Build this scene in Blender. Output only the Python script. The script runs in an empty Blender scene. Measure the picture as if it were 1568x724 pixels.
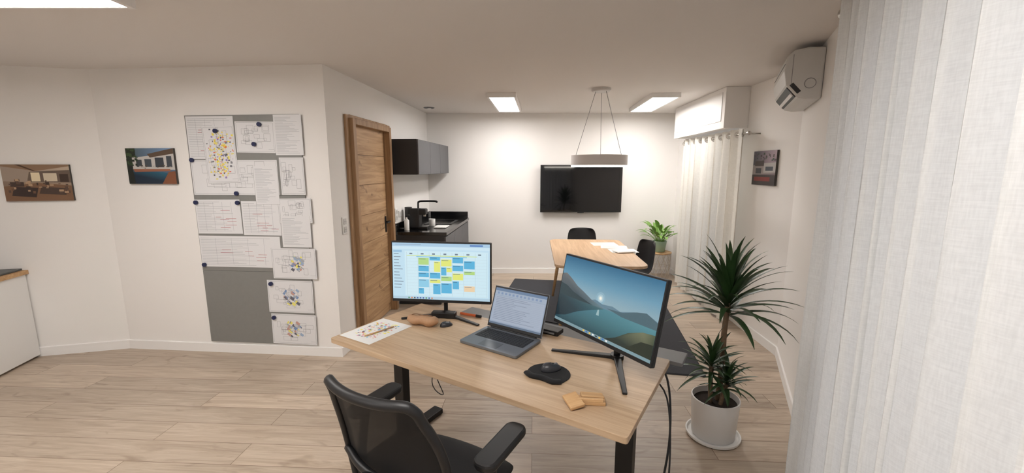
import bpy, math, random
from mathutils import Vector, Matrix
from math import sin, cos, pi, radians, atan2, sqrt
random.seed(7)
S = bpy.context.scene
COL = S.collection
try:
    S.view_settings.view_transform = 'Standard'
    S.view_settings.look = 'None'
except Exception:
    pass

# ------------------------------------------------------------------ materials
def lin(c):
    out = []
    for v in c[:3]:
        v = v / 255.0
        out.append(v / 12.92 if v <= 0.04045 else ((v + 0.055) / 1.055) ** 2.4)
    return (out[0], out[1], out[2], 1.0)

_M = {}
def newmat(name):
    m = bpy.data.materials.new(name)
    m.use_nodes = True
    nt = m.node_tree
    b = nt.nodes.get('Principled BSDF')
    return m, nt, b

def mat(name, col=(128,128,128), rough=.5, metal=0., emit=0., spec=.5, bump=0., bscale=200., var=0., coat=0., sheen=0.):
    if name in _M: return _M[name]
    m, nt, b = newmat(name)
    b.inputs['Base Color'].default_value = lin(col)
    b.inputs['Roughness'].default_value = rough
    b.inputs['Metallic'].default_value = metal
    b.inputs['Specular IOR Level'].default_value = spec
    b.inputs['Coat Weight'].default_value = coat
    b.inputs['Sheen Weight'].default_value = sheen
    if emit > 0:
        b.inputs['Emission Color'].default_value = lin(col)
        b.inputs['Emission Strength'].default_value = emit
    if bump > 0 or var > 0:
        tc = nt.nodes.new('ShaderNodeTexCoord')
        nz = nt.nodes.new('ShaderNodeTexNoise')
        nz.inputs['Scale'].default_value = bscale
        nz.inputs['Detail'].default_value = 3
        nt.links.new(tc.outputs['Object'], nz.inputs['Vector'])
    if bump > 0:
        bp = nt.nodes.new('ShaderNodeBump')
        bp.inputs['Strength'].default_value = bump
        bp.inputs['Distance'].default_value = .002
        nt.links.new(nz.outputs['Fac'], bp.inputs['Height'])
        nt.links.new(bp.outputs['Normal'], b.inputs['Normal'])
    if var > 0:
        mx = nt.nodes.new('ShaderNodeMix'); mx.data_type = 'RGBA'
        c = lin(col)
        mx.inputs[6].default_value = tuple(v * (1 - var) for v in c[:3]) + (1,)
        mx.inputs[7].default_value = tuple(min(1, v * (1 + var)) for v in c[:3]) + (1,)
        nt.links.new(nz.outputs['Fac'], mx.inputs[0])
        nt.links.new(mx.outputs[2], b.inputs['Base Color'])
    _M[name] = m
    return m

def oak(name, c1, c2, sc=(1.6, 28, 28), rough=.5, knots=True, dark=(120, 85, 55)):
    if name in _M: return _M[name]
    m, nt, b = newmat(name)
    L = nt.links.new
    tc = nt.nodes.new('ShaderNodeTexCoord')
    oi = nt.nodes.new('ShaderNodeObjectInfo')
    mul = nt.nodes.new('ShaderNodeMath'); mul.operation = 'MULTIPLY'; mul.inputs[1].default_value = 17.3
    L(oi.outputs['Random'], mul.inputs[0])
    add = nt.nodes.new('ShaderNodeVectorMath'); add.operation = 'ADD'
    L(tc.outputs['Object'], add.inputs[0]); L(mul.outputs[0], add.inputs[1])
    mp = nt.nodes.new('ShaderNodeMapping'); mp.inputs['Scale'].default_value = sc
    L(add.outputs[0], mp.inputs['Vector'])
    n1 = nt.nodes.new('ShaderNodeTexNoise'); n1.inputs['Scale'].default_value = 1.0
    n1.inputs['Detail'].default_value = 8; n1.inputs['Roughness'].default_value = .62; n1.inputs['Distortion'].default_value = .9
    L(mp.outputs[0], n1.inputs['Vector'])
    r = nt.nodes.new('ShaderNodeValToRGB')
    r.color_ramp.elements[0].position = .34; r.color_ramp.elements[0].color = lin(c1)
    r.color_ramp.elements[1].position = .66; r.color_ramp.elements[1].color = lin(c2)
    L(n1.outputs['Fac'], r.inputs[0])
    out = r.outputs[0]
    if knots:
        mp2 = nt.nodes.new('ShaderNodeMapping'); mp2.inputs['Scale'].default_value = (sc[0] * 2.6 if sc[0] < sc[1] else sc[0]*.2, sc[1] * .2 if sc[0] < sc[1] else sc[1]*2.6, 6)
        L(add.outputs[0], mp2.inputs['Vector'])
        n2 = nt.nodes.new('ShaderNodeTexNoise'); n2.inputs['Scale'].default_value = 1.2; n2.inputs['Detail'].default_value = 2
        n2.inputs['Distortion'].default_value = 1.5
        L(mp2.outputs[0], n2.inputs['Vector'])
        r2 = nt.nodes.new('ShaderNodeValToRGB')
        r2.color_ramp.elements[0].position = .64; r2.color_ramp.elements[0].color = (0, 0, 0, 1)
        r2.color_ramp.elements[1].position = .78; r2.color_ramp.elements[1].color = (.8, .8, .8, 1)
        L(n2.outputs['Fac'], r2.inputs[0])
        mx = nt.nodes.new('ShaderNodeMix'); mx.data_type = 'RGBA'
        L(r2.outputs[0], mx.inputs[0]); L(out, mx.inputs[6]); mx.inputs[7].default_value = lin(dark)
        out = mx.outputs[2]
    L(out, b.inputs['Base Color'])
    b.inputs['Roughness'].default_value = rough
    bp = nt.nodes.new('ShaderNodeBump'); bp.inputs['Strength'].default_value = .15; bp.inputs['Distance'].default_value = .001
    L(n1.outputs['Fac'], bp.inputs['Height']); L(bp.outputs[0], b.inputs['Normal'])
    _M[name] = m
    return m

def floor_mat():
    m, nt, b = newmat('oak_plank_floor')
    L = nt.links.new
    tc = nt.nodes.new('ShaderNodeTexCoord')
    mp = nt.nodes.new('ShaderNodeMapping'); mp.inputs['Rotation'].default_value = (0, 0, radians(3))
    L(tc.outputs['Object'], mp.inputs['Vector'])
    br = nt.nodes.new('ShaderNodeTexBrick')
    br.offset = .37; br.squash = 1
    br.inputs['Scale'].default_value = 1
    br.inputs['Brick Width'].default_value = 1.7
    br.inputs['Row Height'].default_value = .185
    br.inputs['Mortar Size'].default_value = .0018
    br.inputs['Mortar Smooth'].default_value = .1
    br.inputs['Bias'].default_value = 0
    br.inputs['Color1'].default_value = (0, 0, 0, 1)
    br.inputs['Color2'].default_value = (1, 1, 1, 1)
    br.inputs['Mortar'].default_value = (.5, .5, .5, 1)
    L(mp.outputs[0], br.inputs['Vector'])
    ad = nt.nodes.new('ShaderNodeVectorMath'); ad.operation = 'MULTIPLY_ADD'
    L(br.outputs['Color'], ad.inputs[0]); ad.inputs[1].default_value = (9, 5, 3); L(mp.outputs[0], ad.inputs[2])
    m2 = nt.nodes.new('ShaderNodeMapping'); m2.inputs['Scale'].default_value = (1.3, 16, 1)
    L(ad.outputs[0], m2.inputs['Vector'])
    n1 = nt.nodes.new('ShaderNodeTexNoise'); n1.inputs['Scale'].default_value = 1.5; n1.inputs['Detail'].default_value = 8
    n1.inputs['Roughness'].default_value = .65; n1.inputs['Distortion'].default_value = 1.2
    L(m2.outputs[0], n1.inputs['Vector'])
    r = nt.nodes.new('ShaderNodeValToRGB')
    r.color_ramp.elements[0].position = .3; r.color_ramp.elements[0].color = lin((166, 147, 128))
    r.color_ramp.elements[1].position = .7; r.color_ramp.elements[1].color = lin((204, 188, 169))
    L(n1.outputs['Fac'], r.inputs[0])
    hs = nt.nodes.new('ShaderNodeHueSaturation')
    mr = nt.nodes.new('ShaderNodeMapRange'); mr.inputs['To Min'].default_value = .80; mr.inputs['To Max'].default_value = 1.06
    L(br.outputs['Color'], mr.inputs['Value']); L(mr.outputs[0], hs.inputs['Value']); L(r.outputs[0], hs.inputs['Color'])
    n3 = nt.nodes.new('ShaderNodeTexNoise'); n3.inputs['Scale'].default_value = 1.0; n3.inputs['Detail'].default_value = 2; n3.inputs['Distortion'].default_value = 1.3
    m3 = nt.nodes.new('ShaderNodeMapping'); m3.inputs['Scale'].default_value = (3.5, 9, 1)
    L(ad.outputs[0], m3.inputs['Vector']); L(m3.outputs[0], n3.inputs['Vector'])
    r3 = nt.nodes.new('ShaderNodeValToRGB')
    r3.color_ramp.elements[0].position = .62; r3.color_ramp.elements[0].color = (0, 0, 0, 1)
    r3.color_ramp.elements[1].position = .8; r3.color_ramp.elements[1].color = (.6, .6, .6, 1)
    L(n3.outputs['Fac'], r3.inputs[0])
    mk = nt.nodes.new('ShaderNodeMix'); mk.data_type = 'RGBA'
    L(r3.outputs[0], mk.inputs[0]); L(hs.outputs[0], mk.inputs[6]); mk.inputs[7].default_value = lin((122, 100, 80))
    mm = nt.nodes.new('ShaderNodeMix'); mm.data_type = 'RGBA'
    L(br.outputs['Fac'], mm.inputs[0]); L(mk.outputs[2], mm.inputs[6]); mm.inputs[7].default_value = lin((118, 98, 80))
    L(mm.outputs[2], b.inputs['Base Color'])
    b.inputs['Roughness'].default_value = .42
    bp = nt.nodes.new('ShaderNodeBump'); bp.inputs['Strength'].default_value = .2; bp.inputs['Distance'].default_value = .001
    L(n1.outputs['Fac'], bp.inputs['Height']); L(bp.outputs[0], b.inputs['Normal'])
    return m

def attr_mat(name, emit=0., rough=.6):
    if name in _M: return _M[name]
    m, nt, b = newmat(name)
    a = nt.nodes.new('ShaderNodeAttribute'); a.attribute_name = 'Col'
    if emit > 0:
        b.inputs['Base Color'].default_value = (.01, .01, .01, 1)
        nt.links.new(a.outputs['Color'], b.inputs['Emission Color'])
        b.inputs['Emission Strength'].default_value = emit
    else:
        nt.links.new(a.outputs['Color'], b.inputs['Base Color'])
    b.inputs['Roughness'].default_value = rough
    _M[name] = m
    return m

def cloth_mat(name, col, trans=.35, alpha=0.):
    m, nt, b = newmat(name)
    L = nt.links.new
    outn = nt.nodes['Material Output']
    tc = nt.nodes.new('ShaderNodeTexCoord')
    mp = nt.nodes.new('ShaderNodeMapping'); mp.inputs['Scale'].default_value = (260, 260, 30)
    mp2 = nt.nodes.new('ShaderNodeMapping'); mp2.inputs['Scale'].default_value = (25, 25, 330)
    L(tc.outputs['Object'], mp.inputs['Vector']); L(tc.outputs['Object'], mp2.inputs['Vector'])
    n1 = nt.nodes.new('ShaderNodeTexNoise'); n1.inputs['Scale'].default_value = 1
    n2 = nt.nodes.new('ShaderNodeTexNoise'); n2.inputs['Scale'].default_value = 1
    L(mp.outputs[0], n1.inputs['Vector']); L(mp2.outputs[0], n2.inputs['Vector'])
    ad = nt.nodes.new('ShaderNodeMath'); ad.operation = 'ADD'; L(n1.outputs['Fac'], ad.inputs[0]); L(n2.outputs['Fac'], ad.inputs[1])
    r = nt.nodes.new('ShaderNodeValToRGB')
    c = lin(col)
    r.color_ramp.elements[0].position = .32; r.color_ramp.elements[0].color = tuple(v * .9 for v in c[:3]) + (1,)
    r.color_ramp.elements[1].position = .62; r.color_ramp.elements[1].color = c
    hf = nt.nodes.new('ShaderNodeMath'); hf.operation = 'MULTIPLY'; hf.inputs[1].default_value = .5
    L(ad.outputs[0], hf.inputs[0]); L(hf.outputs[0], r.inputs[0])
    L(r.outputs[0], b.inputs['Base Color']); b.inputs['Roughness'].default_value = .9
    b.inputs['Specular IOR Level'].default_value = .1
    bp = nt.nodes.new('ShaderNodeBump'); bp.inputs['Strength'].default_value = .25; bp.inputs['Distance'].default_value = .001
    L(hf.outputs[0], bp.inputs['Height']); L(bp.outputs[0], b.inputs['Normal'])
    t = nt.nodes.new('ShaderNodeBsdfTranslucent'); L(r.outputs[0], t.inputs['Color'])
    mx = nt.nodes.new('ShaderNodeMixShader'); mx.inputs[0].default_value = trans
    L(b.outputs[0], mx.inputs[1]); L(t.outputs[0], mx.inputs[2])
    L(mx.outputs[0], outn.inputs['Surface'])
    return m

def seethru(name, col, fac, rough=.4):
    m, nt, b = newmat(name)
    outn = nt.nodes['Material Output']
    b.inputs['Base Color'].default_value = lin(col); b.inputs['Roughness'].default_value = rough
    t = nt.nodes.new('ShaderNodeBsdfTransparent')
    mx = nt.nodes.new('ShaderNodeMixShader'); mx.inputs[0].default_value = fac
    nt.links.new(b.outputs[0], mx.inputs[1]); nt.links.new(t.outputs[0], mx.inputs[2])
    nt.links.new(mx.outputs[0], outn.inputs['Surface'])
    return m

# ------------------------------------------------------------------ geometry helpers
def group(name, loc=(0, 0, 0), rz=0., rot=None, parent=None):
    e = bpy.data.objects.new(name, None)
    e.empty_display_size = .1
    e.location = loc
    e.rotation_euler = rot if rot else (0, 0, rz)
    COL.objects.link(e)
    if parent: e.parent = parent
    return e

def mesh(parent, name, vs, fs, m, loc=(0, 0, 0), rot=(0, 0, 0), smooth=False, bev=0., bseg=2, sub=0, solid=0.):
    me = bpy.data.meshes.new(name)
    me.from_pydata([tuple(v) for v in vs], [], fs)
    me.materials.append(m)
    me.validate(); me.update()
    import bmesh
    bm = bmesh.new(); bm.from_mesh(me)
    if solid == 0: bmesh.ops.recalc_face_normals(bm, faces=bm.faces)
    bm.to_mesh(me); bm.free()
    o = bpy.data.objects.new(name, me)
    o.location = loc; o.rotation_euler = rot
    COL.objects.link(o)
    if parent: o.parent = parent
    if smooth:
        for p in me.polygons: p.use_smooth = True
    if solid:
        s = o.modifiers.new('s', 'SOLIDIFY'); s.thickness = solid; s.offset = 0
    if bev > 0:
        b = o.modifiers.new('b', 'BEVEL'); b.width = bev; b.segments = bseg; b.limit_method = 'ANGLE'; b.angle_limit = radians(40)
        b.harden_normals = False
    if sub:
        s = o.modifiers.new('sub', 'SUBSURF'); s.levels = sub; s.render_levels = sub
    return o

def box(parent, name, c, s, m, rot=(0, 0, 0), bev=.003, bseg=2, smooth=False):
    x, y, z = s[0] / 2, s[1] / 2, s[2] / 2
    vs = [(-x, -y, -z), (x, -y, -z), (x, y, -z), (-x, y, -z), (-x, -y, z), (x, -y, z), (x, y, z), (-x, y, z)]
    fs = [(0, 3, 2, 1), (4, 5, 6, 7), (0, 1, 5, 4), (1, 2, 6, 5), (2, 3, 7, 6), (3, 0, 4, 7)]
    bev = min(bev, min(s) * .45)
    return mesh(parent, name, vs, fs, m, c, rot, smooth, bev, bseg)

def prism(parent, name, poly, z0, z1, m, loc=(0, 0, 0), rot=(0, 0, 0), bev=.002):
    n = len(poly)
    vs = [(p[0], p[1], z0) for p in poly] + [(p[0], p[1], z1) for p in poly]
    fs = [tuple(range(n))[::-1], tuple(range(n, 2 * n))] + [(i, (i + 1) % n, n + (i + 1) % n, n + i) for i in range(n)]
    return mesh(parent, name, vs, fs, m, loc, rot, False, bev)

def rrect(w, d, r, n=6):
    pts = []
    for cx, cy, a0 in ((w/2-r, d/2-r, 0), (-w/2+r, d/2-r, 90), (-w/2+r, -d/2+r, 180), (w/2-r, -d/2+r, 270)):
        for i in range(n + 1):
            a = radians(a0 + 90 * i / n)
            pts.append((cx + r * cos(a), cy + r * sin(a)))
    return pts

def lathe(parent, name, prof, m, loc=(0, 0, 0), rot=(0, 0, 0), n=40, smooth=True, bev=0.):
    vs, fs = [], []
    k = len(prof)
    for i in range(n):
        a = 2 * pi * i / n
        for r, z in prof: vs.append((max(r, 1e-5) * cos(a), max(r, 1e-5) * sin(a), z))
    for i in range(n):
        j = (i + 1) % n
        for q in range(k - 1):
            fs.append((i * k + q, j * k + q, j * k + q + 1, i * k + q + 1))
    o = mesh(parent, name, vs, fs, m, loc, rot, False)
    me = o.data
    for p in me.polygons: p.use_smooth = smooth
    if smooth:
        try: me.set_sharp_from_angle(angle=radians(40))
        except Exception: pass
    return o

def cyl(parent, name, c, r, h, m, rot=(0, 0, 0), r2=None, n=28, smooth=True):
    if r2 is None: r2 = r
    return lathe(parent, name, [(0, -h / 2), (r, -h / 2), (r2, h / 2), (0, h / 2)], m, c, rot, n, smooth)

def catmull(pts, res):
    P = [Vector(p) for p in pts]
    if len(P) < 3 or res <= 1: return P
    Q = [P[0] * 2 - P[1]] + P + [P[-1] * 2 - P[-2]]
    out = []
    for i in range(1, len(Q) - 2):
        for s in range(res):
            t = s / res
            a, b, c, d = Q[i-1], Q[i], Q[i+1], Q[i+2]
            out.append(.5 * ((2*b) + (c-a)*t + (2*a-5*b+4*c-d)*t*t + (3*b-a-3*c+d)*t**3))
    out.append(P[-1])
    return out

def sweep(parent, name, pts, r, m, res=6, n=10, r_end=None, loc=(0, 0, 0), rot=(0, 0, 0), closed=False, flat=1.):
    P = catmull(pts, res)
    vs, fs = [], []
    up = Vector((0, 0, 1))
    prev = None
    N = len(P)
    for i, p in enumerate(P):
        t = (P[min(i+1, N-1)] - P[max(i-1, 0)]).normalized()
        if prev is None:
            a = up.cross(t)
            if a.length < .1: a = Vector((1, 0, 0)).cross(t)
            a.normalize()
        else:
            a = prev - t * prev.dot(t)
            a.normalize()
        prev = a
        b = t.cross(a)
        rr = r if r_end is None else r + (r_end - r) * i / (N - 1)
        for k in range(n):
            an = 2 * pi * k / n
            vs.append(p + a * cos(an) * rr + b * sin(an) * rr * flat)
    for i in range(N - 1):
        for k in range(n):
            k2 = (k + 1) % n
            fs.append((i*n+k, i*n+k2, (i+1)*n+k2, (i+1)*n+k))
    fs.append(tuple(range(n))[::-1]); fs.append(tuple(range((N-1)*n, N*n)))
    return mesh(parent, name, vs, fs, m, loc, rot, True)

def layers(parent, name, items, m, loc=(0, 0, 0), rot=(0, 0, 0), step=.0006):
    """flat artwork in local XZ plane facing -Y; items: (pts, colour|colours, level)"""
    vs, fs, cols = [], [], []
    for it in items:
        pts, c = it[0], it[1]
        lv = it[2] if len(it) > 2 else 0
        if len(pts) == 4 and not isinstance(pts[0], tuple):
            x0, z0, x1, z1 = pts
            pts = [(x0, z0), (x1, z0), (x1, z1), (x0, z1)]
        b = len(vs)
        for p in pts: vs.append((p[0], -lv * step, p[1]))
        fs.append(tuple(range(b, b + len(pts))))
        if isinstance(c[0], tuple) or isinstance(c[0], list): cols += [lin(q) for q in c]
        else: cols += [lin(c)] * len(pts)
    me = bpy.data.meshes.new(name)
    me.from_pydata(vs, [], fs)
    me.materials.append(m)
    ca = me.color_attributes.new('Col', 'FLOAT_COLOR', 'CORNER')
    for p in me.polygons:
        for li in p.loop_indices:
            ca.data[li].color = cols[me.loops[li].vertex_index]
    o = bpy.data.objects.new(name, me)
    o.location = loc; o.rotation_euler = rot
    COL.objects.link(o)
    if parent: o.parent = parent
    return o

# ------------------------------------------------------------------ common materials
M_wall = mat('white_wall_paint', (240, 237, 234), .85, bump=.12, bscale=350, var=.01)
M_ceil = mat('ceiling_paint', (230, 225, 221), .9, bump=.1, bscale=300, var=.01)
M_trim = mat('white_trim', (240, 238, 236), .5)
M_white = mat('white_lacquer', (236, 235, 233), .35)
M_black = mat('black_plastic', (20, 20, 22), .45)
M_blackg = mat('black_gloss', (8, 8, 10), .12, coat=.5)
M_blackm = mat('black_metal', (22, 22, 24), .4, .3)
M_fabric = mat('black_fabric', (15, 15, 18), .95, bump=.5, bscale=900, sheen=.05)
M_grey = mat('grey_plastic', (120, 120, 122), .5)
M_chrome = mat('brushed_steel', (190, 185, 178), .3, .9)
M_lap = mat('laptop_aluminium', (120, 124, 130), .4, .5)
M_oakdesk = oak('desk_oak_laminate', (174, 147, 118), (200, 174, 144), (1.4, 30, 30), .45, False)
M_oaktab = oak('table_oak', (184, 152, 120), (206, 176, 144), (22, 1.3, 22), .45, False)
M_door = oak('door_oak', (162, 128, 92), (204, 168, 128), (1.6, 14, 20), .55, True, (100, 68, 42))
M_frame = oak('door_frame_oak', (146, 112, 80), (182, 148, 112), (20, 20, 1.5), .55, False)
M_wood = oak('light_beech', (182, 142, 98), (208, 170, 124), (3, 40, 40), .5, False)
M_art = attr_mat('printed_art', 0, .55)
M_screen = attr_mat('lcd_screen', 1.0, .25)
M_lamp = mat('led_diffuser', (255, 251, 247), .5, emit=32)
M_lamp2 = mat('pendant_diffuser', (255, 248, 236), .5, emit=10)
M_curt = cloth_mat('linen_curtain', (246, 247, 247), .3)
M_curt2 = cloth_mat('cream_curtain', (246, 243, 236), .35)

# ------------------------------------------------------------------ room shell
H = 2.47
V = {'BR': (2.54, 6.5), 'BL': (-1.29, 6.5), 'A': (-1.51, 3.5), 'L1': (-3.55, 3.68), 'L2': (-5.1, 3.28),
     'S1': (-5.1, -1.6), 'S2': (1.2, -1.6), 'N': (.785, .385), 'C': (2.36, 3.51)}
order = ['BR', 'BL', 'A', 'L1', 'L2', 'S1', 'S2', 'N', 'C']
names = {'BR': 'wall_back', 'BL': 'wall_kitchen', 'A': 'wall_pinboard', 'L1': 'wall_left', 'L2': 'wall_far_left',
         'S1': 'wall_rear', 'S2': 'wall_rear_right', 'N': 'wall_right', 'C': 'wall_right_far'}
openings = {'BL': [(1.69, 2.645, 0, 2.105)], 'N': [(.20, 1.55, .03, 2.2)], 'C': [(1.04, 2.24, .1, 2.05)]}
EDGE = {}
for i, k in enumerate(order):
    p0 = Vector(V[k]); p1 = Vector(V[order[(i + 1) % len(order)]])
    d = (p1 - p0).normalized(); n = Vector((d.y, -d.x)); Ln = (p1 - p0).length
    EDGE[k] = (p0, d, n, Ln)
    ops = sorted(openings.get(k, []))
    rects = []
    x = 0
    for a, b, z0, z1 in ops:
        rects.append((x, a, 0, H)); 
        if z0 > 0: rects.append((a, b, 0, z0))
        rects.append((a, b, z1, H)); x = b
    rects.append((x, Ln, 0, H))
    vs, fs = [], []
    T = .14
    for a, b, z0, z1 in rects:
        B = len(vs)
        for z in (z0, z1):
            for (t, o) in ((a, 0), (b, 0), (b, T), (a, T)):
                q = p0 + d * t + n * o
                vs.append((q.x, q.y, z))
        fs += [tuple(B + j for j in f) for f in ((0, 1, 2, 3), (4, 7, 6, 5), (0, 4, 5, 1), (1, 5, 6, 2), (2, 6, 7, 3), (3, 7, 4, 0))]
    mesh(None, names[k], vs, fs, M_wall)
    segs = []; x = 0
    for a, b, z0, z1 in ops:
        if z0 < .09:
            segs.append((x, a - (.07 if z0 == 0 else 0))); x = b + (.07 if z0 == 0 else 0)
    segs.append((x, Ln))
    if k == 'BL': segs = [(1.54, 1.63), (2.71, Ln + .012)]
    vs, fs = [], []
    for a, b in segs:
        B = len(vs)
        for (o, z) in ((0, 0), (0, .085), (-.008, .085), (-.012, .08), (-.012, 0)):
            for t in (a, b):
                q = p0 + d * t + n * o
                vs.append((q.x, q.y, z))
        for j in range(4): fs.append((B + 2*j, B + 2*j + 1, B + 2*j + 3, B + 2*j + 2))
        fs.append((B, B+2, B+4, B+6, B+8)); fs.append((B+1, B+3, B+5, B+7, B+9))
    mesh(None, 'baseboard_' + names[k][5:], vs, fs, M_trim)

poly = [V[k] for k in order]
def slab(name, z0, z1, m):
    pts = []
    n = len(poly)
    for i, k in enumerate(order):
        _, d1, n1, _ = EDGE[order[i-1]]; _, d2, n2, _ = EDGE[k]
        nn = (n1 + n2).normalized(); s = .14 / max(.4, nn.dot(n1))
        pts.append((V[k][0] + nn.x * s, V[k][1] + nn.y * s))
    vs = [(p[0], p[1], z0) for p in pts] + [(p[0], p[1], z1) for p in pts]
    fs = [tuple(range(n))[::-1], tuple(range(n, 2 * n))] + [(i, (i + 1) % n, n + (i + 1) % n, n + i) for i in range(n)]
    return mesh(None, name, vs, fs, m)
slab('floor', -.1, 0, floor_mat())
slab('ceiling', H, H + .1, M_ceil)

def onwall(name, k, P=None, t=None, z=0., off=0.):
    p0, d, n, Ln = EDGE[k]
    if t is None: t = (Vector(P) - p0).dot(d)
    q = p0 + d * t - n * off
    return group(name, (q.x, q.y, z), atan2(-d.y, -d.x))

# ------------------------------------------------------------------ door
g = onwall('door_1', 'BL', t=2.645)
W = .955
for nm, c, s in (('jamb_near', (.03, .04, 1.05), (.06, .20, 2.1)), ('jamb_far', (W - .03, .04, 1.05), (.06, .20, 2.1)),
                 ('head', (W / 2, .04, 2.075), (W - .12, .20, .055))):
    box(g, nm, c, s, M_frame)
for nm, c, s in (('casing_near', (-.02, -.013, 1.06), (.08, .022, 2.13)), ('casing_far', (W + .02, -.013, 1.06), (.08, .022, 2.13)),
                 ('casing_head', (W / 2, -.0135, 2.1), (W - .04, .022, .06))):
    box(g, nm, c, s, M_frame)
zz = .01
hs = [.31, .29, .30, .28, .30, .29, .27]
for i, h in enumerate(hs):
    box(g, 'door_board_%d' % (i + 1), (W / 2, .03, zz + h / 2), (W - .125, .04, h - .003), M_door, bev=.002)
    zz += h
box(g, 'handle_plate', (W - .12, .005, 1.03), (.035, .008, .18), M_black)
sweep(g, 'handle_lever', [(W - .12, .003, 1.06), (W - .12, -.045, 1.06), (W - .17, -.055, 1.06), (W - .24, -.055, 1.06)], .008, M_black)

def switchplate(name, k, P, z, n=2):
    g = onwall(name, k, P=P, z=z, off=.0005)
    box(g, 'plate', (0, -.005, 0), (.08, .009, .078 * n), M_white, bev=.004)
    for i in range(n):
        zc = (i - (n - 1) / 2) * .072
        box(g, 'rocker_%d' % i, (0, -.011, zc), (.05, .006, .05), mat('switch_rocker', (206, 204, 202), .4), bev=.003)
        box(g, 'rocker_line_%d' % i, (0, -.0142, zc), (.045, .001, .002), M_grey, bev=0)
    return g
switchplate('light_switch', 'BL', (-1.5, 3.69), 1.15)
switchplate('wall_socket', 'BL', (-1.4, 5.02), 1.10)
switchplate('wall_socket.001', 'BL', (-1.35, 5.14), 1.10, 1)

# ------------------------------------------------------------------ kitchenette
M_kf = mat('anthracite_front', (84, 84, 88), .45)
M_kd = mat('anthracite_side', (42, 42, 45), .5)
M_gran = mat('black_worktop', (16, 16, 18), .18, bscale=120, var=.3, coat=.3)
g = onwall('kitchen_counter', 'BL', P=(-1.4, 4.96))
Lk = 1.52
box(g, 'carcass', (Lk/2, -.30, .49), (Lk - .01, .596, .74), M_kd)
box(g, 'plinth', (Lk/2, -.27, .06), (Lk - .01, .53, .118), M_kd)
for i in range(3):
    w = Lk / 3
    box(g, 'front_%d' % i, (w * (i + .5), -.607, .485), (w - .008, .018, .72), M_kf)
box(g, 'worktop', (Lk/2, -.3135, .88), (Lk + .005, .625, .04), M_gran)
box(g, 'upstand', (Lk/2, -.012, .95), (Lk, .02, .10), M_gran)
box(g, 'upstand_back', (Lk - .05, -.33, .95), (.02, .58, .10), M_gran)
box(g, 'sink_basin', (.95, -.34, .9035), (.5, .38, .006), M_blackm, bev=.002)
box(g, 'sink_well', (.95, -.34, .907), (.42, .30, .003), M_blackg, bev=.001)
g = onwall('kitchen_faucet', 'BL', P=(-1.4, 5.60), z=.9005)
cyl(g, 'base', (0, -.10, .012), .026, .024, M_blackm)
sweep(g, 'spout', [(0, -.10, .01), (0, -.10, .28), (0, -.115, .31), (0, -.15, .32), (0, -.34, .32), (0, -.35, .30)], .012, M_blackm, res=5)
sweep(g, 'lever', [(0, -.1, .07), (-.05, -.1, .09)], .007, M_blackm)
g = onwall('coffee_machine', 'BL', P=(-1.4, 5.26), z=.901)
box(g, 'body', (0, -.15, .13), (.13, .16, .25), M_black, bev=.02, bseg=4)
box(g, 'head', (0, -.26, .215), (.11, .10, .075), M_black, bev=.015, bseg=3)
box(g, 'drip_tray', (0, -.27, .015), (.12, .11, .026), M_blackm)
cyl(g, 'nozzle', (0, -.28, .17), .018, .03, M_chrome)
cyl(g, 'water_tank', (.0, -.075, .14), .045, .26, M_kd)
g = onwall('coffee_mug', 'BL', P=(-1.4, 5.50), z=.901)
lathe(g, 'cup', [(0, 0), (.036, 0), (.04, .01), (.042, .095), (.038, .095), (.036, .012), (0, .01)], M_white, (0, -.31, .0))
sweep(g, 'handle', [(.04, -.31, .085), (.068, -.31, .075), (.068, -.31, .04), (.04, -.31, .03)], .006, M_white)
g = onwall('soap_bottle', 'BL', P=(-1.4, 5.10), z=.901)
lathe(g, 'bottle', [(0, 0), (.03, 0), (.03, .12), (.01, .145), (.01, .16), (0, .16)], M_white, (0, -.1, .0005))
sweep(g, 'pump', [(0, -.1, .155), (0, -.1, .185), (0, -.14, .185)], .005, M_black, res=1)
g = onwall('dish_cloth', 'BL', P=(-1.4, 5.3), z=.901)
box(g, 'cloth', (.1, -.46, .008), (.22, .16, .014), M_trim, bev=.006)

g = onwall('kitchen_wall_cabinet', 'BL', P=(-1.4, 4.92), z=1.58)
box(g, 'carcass', (.775, -.156, .2025), (1.55, .309, .405), M_kd)
for i in range(3):
    w = 1.55 / 3
    box(g, 'front_%d' % i, (w * (i + .5), -.321, .2025), (w - .006, .018, .40), M_kf)

# ------------------------------------------------------------------ TV
g = onwall('wall_television', 'BR', P=(1.055, 6.5), z=1.345)
box(g, 'wall_mount', (0, -.02, 0), (.4, .038, .3), M_black)
box(g, 'body', (0, -.06, 0), (1.2, .04, .68), M_black)
box(g, 'bezel', (0, -.083, 0), (1.245, .018, .72), M_black, bev=.004)
box(g, 'screen', (0, -.0925, .004), (1.225, .002, .695), mat('tv_glass', (6, 6, 8), .08, coat=.6), bev=0)
box(g, 'status_foot', (0, -.09, -.365), (.1, .01, .012), M_black)

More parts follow.
